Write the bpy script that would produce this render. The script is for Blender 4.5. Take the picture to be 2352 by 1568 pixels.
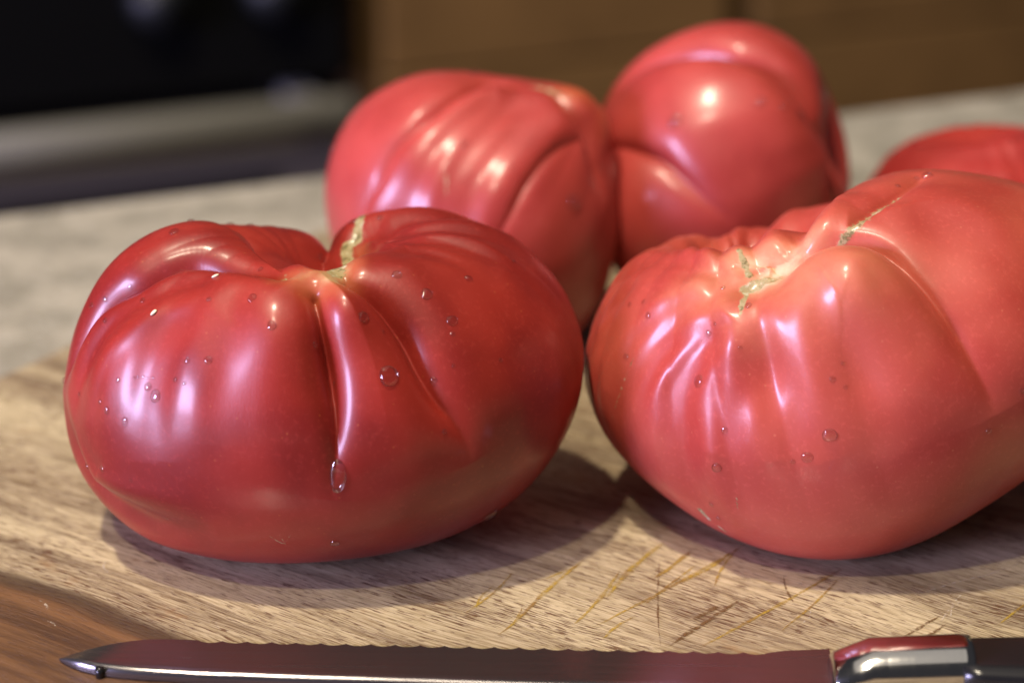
import bpy, bmesh, math, random
import numpy as np
from mathutils import Vector, Matrix

scene = bpy.context.scene
for o in list(bpy.data.objects):
    bpy.data.objects.remove(o)
COL = scene.collection

# ------------------------------------------------------------------ camera
CAM_H = .245
cam = bpy.data.cameras.new('camera'); camo = bpy.data.objects.new('camera', cam); COL.objects.link(camo)
camo.location = (0, 0, CAM_H); camo.rotation_euler = (math.radians(90-22), 0, 0)
cam.sensor_width = 36; cam.lens = 18/math.tan(math.radians(12.5)); cam.clip_start = .02; cam.clip_end = 50
cam.dof.use_dof = True; cam.dof.focus_distance = .503; cam.dof.aperture_fstop = 7.2
scene.camera = camo

# ------------------------------------------------------------------ light
world = bpy.data.worlds.new('World'); scene.world = world; world.use_nodes = True
bg = world.node_tree.nodes['Background']; bg.inputs[0].default_value = (.62, .60, .66, 1); bg.inputs[1].default_value = .06
def area(name, loc, target, size, power, col, shape='RECTANGLE', size_y=None):
    l = bpy.data.lights.new(name, 'AREA'); l.energy = power; l.color = col; l.shape = shape; l.size = size
    if size_y: l.size_y = size_y
    o = bpy.data.objects.new(name, l); COL.objects.link(o); o.location = loc
    o.rotation_euler = (Vector(target)-Vector(loc)).to_track_quat('-Z', 'Y').to_euler()
    return o
area('window_light', (-1.80, -.57, .38), (0, .52, .03), .60, 76, (.63, .58, 1.0), size_y=.62)
area('ceiling_lamp', (-.42, .20, 1.75), (0, .5, 0), .085, 32, (1.0, .86, .64), 'DISK')
area('ceiling_lamp', (-.52, -.42, 1.75), (0, .5, 0), .085, 16, (1.0, .86, .64), 'DISK')

area('ceiling_bounce', (-.2, .45, 1.95), (-.2, .45, 0), 2.2, 6.5, (1.0, .90, .78), size_y=2.2)

vs = scene.view_settings; vs.view_transform = 'Standard'; vs.look = 'None'; vs.exposure = 0; vs.gamma = 1
scene.cycles.use_denoising = True

# ------------------------------------------------------------------ node helpers
class N:
    def __init__(s, name):
        s.m = bpy.data.materials.new(name); s.m.use_nodes = True; s.t = s.m.node_tree
        s.t.nodes.clear(); s.out = s.t.nodes.new('ShaderNodeOutputMaterial')
    def n(s, typ, ins=None, **kw):
        nd = s.t.nodes.new('ShaderNode'+typ)
        for k, v in kw.items(): setattr(nd, k, v)
        for k, v in (ins or {}).items(): s.set(nd.inputs[k], v)
        return nd
    def set(s, sock, v):
        if isinstance(v, bpy.types.NodeSocket): s.t.links.new(v, sock)
        elif isinstance(v, bpy.types.Node): s.t.links.new(v.outputs[0], sock)
        elif isinstance(v, tuple) and len(v) == 3 and sock.type == 'RGBA': sock.default_value = (*v, 1)
        else: sock.default_value = v
    def math(s, op, a, b=0., c=0., clamp=False):
        return s.n('Math', {0: a, 1: b, 2: c}, operation=op, use_clamp=clamp).outputs[0]
    def ramp(s, v, lo, hi, a=0., b=1., smooth=True):
        return s.n('MapRange', {0: v, 1: lo, 2: hi, 3: a, 4: b}, interpolation_type='SMOOTHSTEP' if smooth else 'LINEAR').outputs[0]
    def mix(s, f, a, b, blend='MIX'):
        nd = s.n('Mix', data_type='RGBA', blend_type=blend)
        s.set(nd.inputs[0], f); s.set(nd.inputs[6], a); s.set(nd.inputs[7], b)
        return nd.outputs[2]
    def noise(s, vec, scale, detail=3., rough=.55, dist=0.):
        return s.n('TexNoise', {'Vector': vec, 'Scale': scale, 'Detail': detail, 'Roughness': rough, 'Distortion': dist}).outputs[0]
    def scale(s, vec, sc):
        return s.n('VectorMath', {0: vec, 1: sc}, operation='MULTIPLY').outputs[0]
    def coord(s, k='Object'): return s.n('TexCoord').outputs[k]
    def attr(s, k, vec=False): return s.n('Attribute', attribute_name=k).outputs['Vector' if vec else 'Fac']
    def bump(s, h, strength, dist, normal=None):
        d = {'Height': h, 'Strength': strength, 'Distance': dist}
        if normal is not None: d['Normal'] = normal
        return s.n('Bump', d).outputs[0]
    def bsdf(s, **kw):
        nd = s.n('BsdfPrincipled')
        for k, v in kw.items(): s.set(nd.inputs[k.replace('_', ' ')], v)
        return nd
    def done(s, sh, disp=None):
        s.set(s.out.inputs[0], sh.outputs[0] if isinstance(sh, bpy.types.Node) else sh)
        return s.m

def tomato_material(name, red, deep, orange, cream, orange_amt=1., rough=.46, streak=.35):
    s = N(name)
    tp, sc, pale = s.attr('tp', True), s.attr('scar'), s.attr('pale'); ob = s.coord('Object')
    big = s.noise(ob, 38, 2.); fine = s.noise(ob, 900, 3.); mid = s.noise(ob, 170, 3.)
    col = s.mix(s.ramp(big, .36, .66), red, deep)
    col = s.mix(s.math('MULTIPLY', s.ramp(fine, .5, .75), .16), col, tuple(min(1, c*1.6+.03) for c in red))
    pz = s.math('ADD', pale, s.math('MULTIPLY', s.math('SUBTRACT', mid, .5), s.math('MULTIPLY', pale, .7)))
    col = s.mix(s.math('MULTIPLY', s.ramp(pz, .08, .7), orange_amt), col, orange)
    col = s.mix(s.ramp(pz, .62, 1.), col, cream)
    # pale flecks of the skin
    fl = s.n('TexVoronoi', {'Vector': ob, 'Scale': 260.}, feature='F1')
    col = s.mix(s.math('MULTIPLY', s.ramp(fl.outputs[0], .10, .03), .30), col, orange)
    cork_n = s.noise(ob, 420, 4., .65)
    cork = s.mix(s.ramp(cork_n, .38, .5), (.16, .13, .05), (.36, .29, .15))
    cork = s.mix(s.ramp(cork_n, .55, .64), cork, (.50, .47, .33))
    sm = s.ramp(s.math('ADD', sc, s.math('MULTIPLY', s.math('SUBTRACT', s.noise(ob, 650, 3., .6), .5), .9)), .38, .66)
    sm = s.math('MULTIPLY', sm, s.ramp(sc, .04, .2))
    col = s.mix(sm, col, cork)
    # fine cracks of the skin across the ribs
    cr = s.noise(s.scale(tp, (46., 46., 5.)), 4., 3., .6)
    h = s.math('ADD', s.math('MULTIPLY', s.noise(ob, 1500, 2.), .35), s.math('MULTIPLY', cr, streak))
    h = s.math('ADD', h, s.math('MULTIPLY', s.math('MULTIPLY', sm, cork_n), 5.))
    nrm = s.bump(h, .13, .0005)
    r = s.math('ADD', s.math('MULTIPLY', s.ramp(pz, .4, .8), .4), s.ramp(s.noise(ob, 60, 3.), .3, .7, rough-.03, rough+.05))
    r = s.math('ADD', r, s.math('MULTIPLY', sm, .3))
    b = s.bsdf(Base_Color=col, Roughness=r, IOR=1.5, Specular_IOR_Level=.36, Subsurface_Weight=.18, Subsurface_Scale=.004, Normal=nrm,
               Coat_Weight=.42, Coat_Roughness=.22, Coat_IOR=1.5)
    b.inputs['Subsurface Radius'].default_value = (1., .22, .14)
    return s.done(b)

def wood_material():
    s = N('acacia_wood'); ob = s.coord('Object')
    sx = s.n('SeparateXYZ', {0: ob}); x, y = sx.outputs[0], sx.outputs[1]
    wob = s.noise(s.scale(ob, (5., 16., 1.)), 1., 3.)
    yw = s.math('ADD', y, s.math('MULTIPLY', s.math('SUBTRACT', wob, .5), .022))
    v = s.n('CombineXYZ', {0: x, 1: yw, 2: 0.}).outputs[0]
    band = s.noise(s.scale(v, (5., 42., 1.)), 1., 4., .62)
    band2 = s.noise(s.scale(v, (9., 120., 1.)), 1., 6., .72)
    fibre = s.noise(s.scale(v, (70., 2400., 1.)), 1., 4., .7)
    light, tan, brown = (.53, .45, .285), (.30, .238, .145), (.12, .083, .047)
    col = s.mix(s.ramp(band, .38, .60), light, tan)
    col = s.mix(s.math('MULTIPLY', s.ramp(band2, .47, .62), .85), col, brown)
    col = s.mix(s.math('MULTIPLY', s.ramp(fibre, .42, .60), .42), col, (.66, .55, .40))
    col = s.mix(s.math('MULTIPLY', s.ramp(fibre, .56, .40), .40), col, (.17, .10, .055))
    blot = s.noise(s.scale(v, (22., 60., 1.)), 1., 3.)
    por = s.noise(s.scale(v, (210., 2500., 1.)), 1., 2., .5)
    pm = s.ramp(s.math('ADD', por, s.math('MULTIPLY', s.math('SUBTRACT', blot, .5), .40)), .565, .63)
    col = s.mix(s.math('MULTIPLY', pm, .85), col, (.105, .045, .020))
    # rusty patches where juice soaked in
    pt = s.math('MULTIPLY', s.ramp(s.noise(s.scale(v, (40., 70., 1.)), 1., 4., .65), .60, .72), .45)
    col = s.mix(pt, col, (.26, .125, .045))
    # reddish heartwood along the front of the slab, with its dark border line
    hy = s.math('ADD', yw, s.math('MULTIPLY', s.math('SUBTRACT', s.noise(s.scale(ob, (14., 30., 1.)), 1., 3.), .5), .006))
    hm = s.ramp(hy, .3263, .3208)
    heart = s.mix(s.ramp(band2, .35, .65), (.19, .095, .043), (.075, .037, .020))
    heart = s.mix(s.math('MULTIPLY', s.ramp(fibre, .5, .75), .35), heart, (.30, .18, .10))
    col = s.mix(hm, col, heart)
    line = s.math('MULTIPLY', s.ramp(hy, .3188, .3233), s.ramp(hy, .3283, .3248))
    col = s.mix(s.math('MULTIPLY', line, .85), col, (.060, .032, .018))
    h = s.math('SUBTRACT', s.math('MULTIPLY', fibre, .5), s.math('MULTIPLY', pm, 1.2))
    b = s.bsdf(Base_Color=col, Roughness=s.ramp(fibre, .3, .7, .42, .60), IOR=1.4, Normal=s.bump(h, .6, .0004))
    return s.done(b)

def simple(name, col, rough=.4, metal=0., var=.0, scale=60., bump=0., spec=.5, col2=None):
    s = N(name); ob = s.coord('Object'); c = col
    if var or col2:
        c = s.mix(s.ramp(s.noise(ob, scale, 4., .6), .35, .65), col, col2 or tuple(x*(1-var) for x in col))
    kw = dict(Base_Color=c, Roughness=rough, Metallic=metal, Specular_IOR_Level=spec)
    if bump: kw['Normal'] = s.bump(s.noise(ob, scale*6, 3.), bump, .0005)
    return s.done(s.bsdf(**kw))
def brushed(name, col, rough, sc, metal=1.):
    s = N(name); ob = s.coord('Object')
    f = s.noise(s.scale(ob, sc), 1., 3.)
    return s.done(s.bsdf(Base_Color=s.mix(f, col, tuple(c*.8 for c in col)), Metallic=metal, Roughness=s.ramp(f, .3, .7, rough*.8, rough*1.25),
                         Normal=s.bump(f, .08, .0003)))
def water_material():
    s = N('water')
    fres = s.math('ADD', s.math('MULTIPLY', s.math('POWER', s.n('LayerWeight', {'Blend': .5}).outputs['Facing'], 3.), .5), .08)
    tr = s.n('BsdfTransparent', {'Color': (.93, .90, .90)}); re = s.n('BsdfRefraction', {'IOR': 1.33, 'Roughness': .0})
    m1 = s.n('MixShader', {0: .18, 1: tr.outputs[0], 2: re.outputs[0]})
    gl = s.n('BsdfGlossy', {'Roughness': .06})
    m2 = s.n('MixShader', {0: fres, 1: m1.outputs[0], 2: gl.outputs[0]})
    return s.done(m2)

MAT = dict(
    wood=wood_material(), water=water_material(),
    cut=None,
    counter=None,
    blade=brushed('knife_steel', (.25, .235, .245), .22, (8., 500., 30.), .9),
    bolster=brushed('bolster_steel', (.78, .78, .78), .13, (900., 30., 30.)),
    handle=simple('black_plastic', (.012, .012, .013), .22, spec=.5),
    range_steel=simple('range_steel', (.42, .41, .39), .45, metal=.2),
    range_door=simple('range_door_steel', (.16, .135, .10), .8, spec=.04),
    black=simple('black_enamel', (.004, .004, .005), .12),
    glass=simple('black_glass', (.004, .004, .004), .5, spec=.06),
    cab=simple('cabinet_wood', (.19, .105, .033), .42, var=.25, scale=9.),
    cabframe=simple('cabinet_frame_wood', (.085, .046, .018), .45, var=.2, scale=9.),
    toe=simple('dark_kick', (.02, .015, .012), .6),
    floor=simple('floor_vinyl', (.20, .15, .10), .5, var=.2),
    seed=simple('seed_coat', (.70, .62, .45), .4),
)
s = N('counter_laminate'); ob = s.coord('Object')
c = s.mix(s.ramp(s.noise(ob, 42., 4., .6), .40, .60), (.43, .40, .335), (.28, .262, .215))
c = s.mix(s.ramp(s.noise(ob, 260., 3.), .56, .66), c, (.30, .275, .235))
c = s.mix(s.ramp(s.noise(s.scale(ob, (1., 1., 1.)), 330., 3.), .60, .68), c, (.60, .59, .56))
MAT['counter'] = s.done(s.bsdf(Base_Color=c, Roughness=.38))
s = N('juice_stain'); ob = s.coord('Object')
f = s.noise(ob, 700., 3., .65)
al = s.math('MULTIPLY', s.ramp(f, .34, .62, .22, .72), s.attr('fade'))
MAT['cut'] = s.done(s.bsdf(Base_Color=s.mix(s.ramp(s.noise(ob, 90., 2.), .4, .6), (.46, .31, .04), (.30, .17, .035)), Roughness=.5, Alpha=al))
s = N('dark_cut'); ob = s.coord('Object')
al = s.math('MULTIPLY', s.ramp(s.noise(ob, 800., 3., .65), .36, .62, .1, .8), s.attr('fade'))
MAT['cutdark'] = s.done(s.bsdf(Base_Color=(.16, .085, .03), Roughness=.5, Alpha=al))
s = N('pale_scratch'); ob = s.coord('Object')
al = s.math('MULTIPLY', s.ramp(s.noise(ob, 900., 3., .65), .42, .62, .0, .6), s.attr('fade'))
MAT['scratch'] = s.done(s.bsdf(Base_Color=(.70, .62, .52), Roughness=.5, Alpha=al))

# ------------------------------------------------------------------ object helpers
def tag(o, label=None, cat=None, group=None, kind=None):
    for k, v in (('label', label), ('category', cat), ('group', group), ('kind', kind)):
        if v: o[k] = v
    return o
def empty(name, loc=(0, 0, 0), rz=0.):
    o = bpy.data.objects.new(name, None); COL.objects.link(o); o.location = loc; o.rotation_euler = (0, 0, rz); return o
def mesh_obj(name, verts, faces, mat, parent=None, smooth=True):
    me = bpy.data.meshes.new(name); me.from_pydata([tuple(v) for v in verts], [], faces); me.update()
    if smooth: me.polygons.foreach_set('use_smooth', [True]*len(me.polygons))
    o = bpy.data.objects.new(name, me); COL.objects.link(o); o.data.materials.append(mat)
    if parent: o.parent = parent
    return o
def bm_obj(name, bm, mat, parent=None, smooth=False):
    me = bpy.data.meshes.new(name); bm.normal_update(); bm.to_mesh(me); bm.free()
    if smooth: me.polygons.foreach_set('use_smooth', [True]*len(me.polygons))
    o = bpy.data.objects.new(name, me); COL.objects.link(o); me.materials.append(mat)
    if parent: o.parent = parent
    return o
def box(name, lo, hi, mat, parent=None, bev=.002, seg=2):
    bm = bmesh.new(); bmesh.ops.create_cube(bm, size=1)
    for v in bm.verts:
        v.co = Vector([lo[i]+(v.co[i]+.5)*(hi[i]-lo[i]) for i in range(3)])
    if bev: bmesh.ops.bevel(bm, geom=bm.edges[:], offset=bev, segments=seg, affect='EDGES', profile=.5)
    return bm_obj(name, bm, mat, parent)

def unproject(px, py, z=0.):
    # where a sight line of the photograph (2352 x 1568 grid) meets the level z
    F = 1176/math.tan(math.radians(12.5)); p = math.radians(22)
    a, v = (px-1176)/F, -(py-784)/F
    d = Vector((a, math.cos(p)+v*math.sin(p), -math.sin(p)+v*math.cos(p)))
    return Vector((0, 0, CAM_H))+d*((z-CAM_H)/d.z)

# ------------------------------------------------------------------ the kitchen behind
ROW = math.radians(22.05)
CT = -.018                                            # worktop level (the board is 18 mm thick)
ct = box('countertop', (-1.6, -.35, CT-.04), (1.9, .7828, CT), MAT['counter'], None, .004); ct.rotation_euler.z = ROW; tag(ct, kind='structure')
cb = box('counter_base', (-1.55, -.28, CT-.90), (1.85, .74, CT-.042), MAT['cabframe'], None, .004); cb.rotation_euler.z = ROW; tag(cb, kind='structure')
fl = box('floor', (-4, -2, CT-.95), (5, 3.2, CT-.90), MAT['floor'], None, 0); fl.rotation_euler.z = ROW; tag(fl, kind='structure')
MF = 1.5
rg = empty('kitchen_range', (-MF*math.sin(ROW), MF*math.cos(ROW), CT-.90), ROW)
tag(rg, 'black kitchen range with steel trim bars, out of focus across the aisle', 'range')
Z0 = -(CT-.90)                                        # local z of the board level
def rbox(name, x0, x1, y0, y1, z0, z1, mat, parent, bev=.003): return box(name, (x0, y0, z0+Z0), (x1, y1, z1+Z0), mat, parent, bev)
rbox('body', -.28, .482, .03, .62, -.90, -.02, MAT['black'], rg)
rbox('control_panel', -.278, .480, -.012, .027, -.186, -.022, MAT['glass'], rg)
rbox('cooktop', -.28, .482, -.01, .62, -.0195, .0, MAT['glass'], rg)
dr = rbox('oven_door', -.278, .480, -.006, .027, -.75, -.228, MAT['range_door'], rg)
rbox('door_window', -.21, .425, -.012, -.0065, -.66, -.252, MAT['glass'], dr)
bm = bmesh.new()
def bar(bm, x0, x1, y, z, ry, rz, n=20):
    ring = []
    for x in (x0, x1):
        ring.append([bm.verts.new((x, y+ry*math.cos(2*math.pi*k/n), z+rz*math.sin(2*math.pi*k/n))) for k in range(n)])
    for k in range(n): bm.faces.new((ring[0][k], ring[0][(k+1) % n], ring[1][(k+1) % n], ring[1][k]))
    bm.faces.new(ring[0][::-1]); bm.faces.new(ring[1])
bar(bm, -.272, .474, -.035, -.205+Z0, .011, .0135); bmesh.ops.recalc_face_normals(bm, faces=bm.faces[:])
hd = bm_obj('door_handle', bm, MAT['range_steel'], rg, True)
for x in (-.25, .45): rbox('handle_bracket', x-.01, x+.01, -.024, .026, -.212, -.198, MAT['range_steel'], hd, .002)
for x in (.345, .425):  # dark knob shapes added in place of two bluish reflections on the panel
    bm = bmesh.new(); bmesh.ops.create_cone(bm, cap_ends=True, segments=32, radius1=.019, radius2=.016, depth=.024, matrix=Matrix.Translation((x, -.025, -.118+Z0)) @ Matrix.Rotation(math.pi/2, 4, 'X'))
    bmesh.ops.bevel(bm, geom=[e for e in bm.edges if e.calc_face_angle(0) > 1], offset=.002, segments=2, affect='EDGES')
    bm_obj('reflection_smudge', bm, simple('smudge_gray', (.010, .012, .015), .5), rg, True)

cz = empty('base_cabinet', (-MF*math.sin(ROW), MF*math.cos(ROW), CT-.90), ROW)
tag(cz, 'brown wooden base cabinet with drawer fronts, blurred behind the tomatoes', 'cabinet')
rbox('frame', .487, 1.95, .02, .60, -.80, -.022, MAT['cabframe'], cz)
for k, (x0, x1) in enumerate(((.511, .782), (.806, 1.20), (1.224, 1.60))):
    d = rbox('drawer_front', x0, x1, .0, .0195, -.193, -.03, MAT['cab'], cz, .003)
    bm = bmesh.new(); bar(bm, (x0+x1)/2-.05, (x0+x1)/2+.05, -.022, -.075+Z0, .005, .005)
    bmesh.ops.recalc_face_normals(bm, faces=bm.faces[:]); bm_obj('handle', bm, MAT['range_steel'], d, True)
    rbox('cabinet_door', x0, x1, .0, .0195, -.76, -.196, MAT['cab'], cz, .003)
rbox('toe_kick', .487, 1.95, .07, .60, -.90, -.802, MAT['toe'], cz)
rbox('worktop', .487, 1.95, -.02, .62, -.0195, .0-.002, MAT['counter'], cz)

# ------------------------------------------------------------------ cutting board
GR = math.radians(-33.)
bx = empty('cutting_board', (0, 0, CT), GR)
tag(bx, 'worn acacia wood cutting board with diagonal grain and yellowish knife cuts, under the tomatoes', 'cutting board')
slab = box('slab', (-.436, .17, .0003), (.02, .668, -CT), MAT['wood'], bx, .004, 3)
inv = Matrix.Rotation(-GR, 4, 'Z')
def ribbon(p, q, w, mat, seed):
    rnd = random.Random(seed); a, b = inv @ unproject(*p), inv @ unproject(*q)
    d = (b-a); L = d.length; d.normalize(); nrm = Vector((-d.y, d.x, 0)); n = max(8, int(L/.0022)); vs, fs, fade = [], [], []
    bend = rnd.uniform(-.0012, .0012); z = -CT+.00004+rnd.random()*.00004
    for i in range(n+1):
        t = i/n; c = a+d*(L*t)+nrm*(bend*math.sin(math.pi*t)+rnd.uniform(-1, 1)*.00008)
        ww = w*.5*(math.sin(math.pi*min(1, max(0, t)))**.45+.05)*rnd.uniform(.65, 1.25)
        for k, sgn in enumerate((-1, -.35, .35, 1)):
            vs.append((c.x+nrm.x*ww*sgn, c.y+nrm.y*ww*sgn, z+(.00006 if abs(sgn) < 1 else 0)))
            fade.append((0. if abs(sgn) == 1 else 1.)*min(1, math.sin(math.pi*t)*2.5+.05))
        if i:
            for k in range(3): r = (i-1)*4+k; fs.append((r, r+1, r+5, r+4))
    o = mesh_obj('knife_cut', vs, fs, mat, bx)
    at = o.data.attributes.new('fade', 'FLOAT', 'POINT'); at.data.foreach_set('value', fade)
Y, K, SCR = MAT['cut'], MAT['cutdark'], MAT['scratch']
for i, (p, q, w, m) in enumerate([
    ((1172, 1443), (1345, 1283), 9, Y), ((1314, 1438), (1425, 1307), 9, Y), ((1392, 1375), (1530, 1242), 13, Y), ((1357, 1443), (1720, 1245), 8, Y), ((1560, 1340), (1680, 1270), 9, Y),
    ((1480, 1390), (1604, 1294), 6, Y), ((1384, 1468), (1460, 1414), 7, Y), ((1600, 1490), (1940, 1302), 9, Y), ((1788, 1453), (1930, 1324), 6, Y),
    ((1532, 1486), (1704, 1374), 11, K), ((2066, 1470), (2160, 1414), 8, K), ((2110, 1472), (2175, 1432), 8, K), ((2288, 1438), (2400, 1350), 6, Y),
    ((1516, 1280), (1517, 1488), 4, K), ((1062, 1412), (1180, 1312), 6, Y), ((1095, 1400), (1135, 1345), 5, Y), ((1500, 1330), (1590, 1262), 12, Y),
    ((1590, 1425), (1650, 1392), 14, K), ((1800, 1318), (1828, 1390), 5, K), ((1560, 1470), (1600, 1440), 12, K), ((1640, 1350), (1700, 1255), 6, Y),
    ((1840, 1432), (1862, 1398), 4, SCR), ((2160, 1430), (2230, 1370), 5, SCR), ((2185, 1420), (2215, 1360), 4, SCR), ((2120, 1360), (2290, 1316), 4, SCR),
    ((2230, 1250), (2340, 1180), 5, SCR), ((90, 1378), (108, 1402), 5, SCR), ((108, 1425), (128, 1440), 5, SCR), ((245, 1286), (252, 1316), 4, SCR),
    ((2240, 1330), (2352, 1290), 4, SCR), ((1250, 1330), (1330, 1300), 5, Y), ((1140, 1460), (1200, 1390), 5, Y)]):
    ribbon(p, q, w*1.55/10400., m, i)

# ------------------------------------------------------------------ knife
def build_knife():
    o = unproject(135, 1505, .0); e = unproject(2352, 1517, .0); ang = math.atan2(e.y-o.y, e.x-o.x)
    kn = empty('kitchen_knife', (o.x, o.y, 0), ang)
    tag(kn, 'serrated kitchen knife with steel blade and black handle lying at the front of the board', 'knife')
    R = Matrix.Rotation(-ang, 4, 'Z')
    def L(px, py, z=.0015): p = R @ (unproject(px, py, z)-Vector((o.x, o.y, 0))); return p.x, p.y
    # far (serrated) edge and near (spine) edge, sampled along the blade
    top = [L(*p) for p in ((135, 1505), (160, 1495), (200, 1484), (250, 1472), (300, 1464), (345, 1460), (400, 1460), (455, 1462))]
    sx0, sx1 = L(455, 1462)[0], L(1765, 1489)[0]; y0, y1 = L(455, 1463)[1], L(1765, 1491)[1]
    n = 23; p = (sx1-sx0)/n
    for k in range(n):
        for j in range(1, 9):
            t = j/8; sc = math.sin(math.pi*t)**.8
            top.append((sx0+p*(k+t), y0+(y1-y0)*(k+t)/n-.0011*sc))
    top += [L(*q) for q in ((1800, 1486), (1850, 1484), (1905, 1482))]
    sp = [L(*q) for q in ((135, 1505), (150, 1515), (180, 1528), (230, 1540), (300, 1548), (450, 1557), (700, 1566), (1000, 1575), (1400, 1588), (1700, 1594), (1905, 1596))]
    sxs, sys_ = np.array([q[0] for q in sp]), np.array([q[1] for q in sp])
    vs, fs = [], []
    M = 8
    notch = L(228, 1538)[0]
    NS = 5
    txs, tys = np.array([q[0] for q in top[:8]]+[sx1, top[-1][0]]), np.array([q[1] for q in top[:8]]+[y1, top[-1][1]])
    for i, (x, yt) in enumerate(top):
        yb = float(np.interp(x, sxs, sys_)); yn = float(np.interp(x, txs, tys))
        wid = max(yt-yb, 1e-5); wn = max(yn-yb, 1e-5)
        th = .0022*min(1, .2+wn/.009); r_ = th*.5
        ys = [yb+min(r_, wid*.4)+(wid-min(r_, wid*.4))*j/M for j in range(M+1)]
        for y in ys: vs.append((x, y, .0006+th*max(0, 1-(y-yb)/wn*.93)))
        zt = vs[-M-1][2]
        for j in range(1, NS+1):                       # rounded spine
            a = math.pi*.62*j/NS
            vs.append((x, ys[0]-min(r_, wid*.4)*math.sin(min(a, math.pi/2)), .0004+(zt-.0004)*(1-(j/NS)**1.6)))
        vs.append((x, yt, .0004))
    st = M+1+NS+1
    for i in range(len(top)-1):
        a, b = i*st, (i+1)*st
        for j in range(M): fs.append((a+j, b+j, b+j+1, a+j+1))
        q = [0]+list(range(M+1, M+1+NS))
        for j in range(NS): fs.append((a+q[j], a+q[j+1], b+q[j+1], b+q[j]))
        fs.append((a+M, b+M, b+st-1, a+st-1)); fs.append((a+st-1, b+st-1, b+st-2, a+st-2))
    e_ = (len(top)-1)*st; fs.append(tuple(e_+j for j in range(M+1))+(e_+st-1,)+tuple(e_+M+NS-j for j in range(NS)))
    bl = mesh_obj('blade', vs, fs, MAT['blade'], kn, True)
    bl.data.set_sharp_from_angle(angle=math.radians(35))
    # small dark notch in the spine behind the tip
    bm = bmesh.new(); nx, ny = L(229, 1545, .0012)
    bmesh.ops.create_cone(bm, cap_ends=True, segments=24, radius1=.00095, radius2=.00095, depth=.0022, matrix=Matrix.Translation((nx, float(np.interp(nx, sxs, sys_))-.0001, .0013)))
    bm_obj('spine_notch', bm, MAT['handle'], bl, True)
    def loft(name, secs, mat, parent, n=40):
        vs, fs = [], []
        for (x, yc, zc, hw, hh, pw) in secs:
            for k in range(n):
                a = 2*math.pi*k/n; ca, sa = math.cos(a), math.sin(a)
                vs.append((x, yc+hw*math.copysign(abs(ca)**pw, ca), zc+hh*math.copysign(abs(sa)**pw, sa)))
        for i in range(len(secs)-1):
            for k in range(n):
                a, b = i*n+k, i*n+(k+1) % n; fs.append((a, b, b+n, a+n))
        fs.append(tuple(range(n))[::-1]); fs.append(tuple((len(secs)-1)*n+k for k in range(n)))
        return mesh_obj(name, vs, fs, mat, parent)
    bx0, bx1 = L(1895, 1500)[0], L(2142, 1500)[0]
    yt, yb = L(1905, 1481)[1], L(1905, 1584)[1]; yc, hw = yt-.0138, .0066
    zc = .0040
    loft('bolster', [(bx0, yc, zc-.002, hw*.97, .0030, .9), (bx0+.0008, yc, zc-.0015, hw, .0038, .9), (bx0+.008, yc+.0002, zc-.0004, hw+.0003, .0060, .85), (bx1+.004, yc+.0008, zc, hw+.0008, .0062, .85), (bx1+.006, yc+.0008, zc, hw+.0006, .0061, .85)], MAT['bolster'], kn)
    hs = []
    for k in range(26):
        t = k/25; x = bx1-.001+t*.115
        # the handle starts on a slant: its near side reaches further back
        hs.append((x, yc-.0016*min(1, t*2), zc+.0004, hw+.0012+.0030*math.sin(min(1, t*1.6)*1.57), .0036+.0010*min(1, t*2), .55))
    hs.append((hs[-1][0]+.003, hs[-1][1], zc, hw*.8, .005, .7))
    h = loft('handle', hs, MAT['handle'], kn)
    n = 40
    for i in range(8):
        f = 1-i/8
        for k in range(n):
            v = h.data.vertices[i*n+k]; v.co.x += f*f*.0045*(.5-(v.co.y-yc)/(2*hw))
    for x in (.045, .075):
        bm = bmesh.new(); bmesh.ops.create_cone(bm, cap_ends=True, segments=24, radius1=.0032, radius2=.003, depth=.0008, matrix=Matrix.Translation((bx1+x, yc+.001, zc+.0062)))
        bm_obj('rivet', bm, MAT['bolster'], h, True)
build_knife()

# ---- tomato surface maths (numpy only) ----
NT, NP = 10, 7
def _bs(x):
    x = np.abs(x)
    return np.where(x < 1, 2/3 - x*x + x**3/2, np.where(x < 2, (2-x)**3/6, 0))
def spline_weights(th, ph):
    a = th/(2*np.pi)*NT; b = ph/np.pi*(NP-1); W = []
    for i in range(NT):
        wi = _bs((a-i+NT/2) % NT - NT/2)
        for j in range(NP):
            wj = _bs(b-j)
            if j == 1: wj = wj+_bs(b+1)
            if j == NP-2: wj = wj+_bs(b-NP)
            W.append(wi*wj)
    return np.stack(W, -1)
def axis_rot(tilt, az, spin):
    t, a, s = np.radians([tilt, az, spin])
    Rz = lambda q: np.array([[np.cos(q), -np.sin(q), 0], [np.sin(q), np.cos(q), 0], [0, 0, 1]])
    Ry = np.array([[np.cos(t), 0, np.sin(t)], [0, 1, 0], [-np.sin(t), 0, np.cos(t)]])
    return Rz(a) @ Ry @ Rz(-a+s)
def base_points(th, ph, T):
    S = spline_weights(th, ph) @ np.array(T['S'])
    s = np.sin(ph)**np.where(ph < np.pi/2, T.get('e', .9), T.get('eb', T.get('e', .9)))
    x = S*T['a']*s*np.cos(th); y = S*T['b']*s*np.sin(th); z = S*T['c']*np.cos(ph)
    r2 = x*x+y*y
    z = z-T['dd']*np.exp(-r2/T['dw']**2)*(ph < np.pi/2)+T.get('bd', .004)*np.exp(-r2/.02**2)*(ph > np.pi/2)
    k = ((1+np.cos(ph))/2)**2; sh = T.get('shear', (0, 0))
    return np.stack([x, y, z], -1) @ axis_rot(*T['rot']).T + np.array(T['C']) + np.stack([k*sh[0], k*sh[1], k*0], -1)
def soft_floor(P, k=.003):
    P = P.copy(); P[..., 2] = k*np.logaddexp(0, P[..., 2]/k)
    return P
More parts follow.
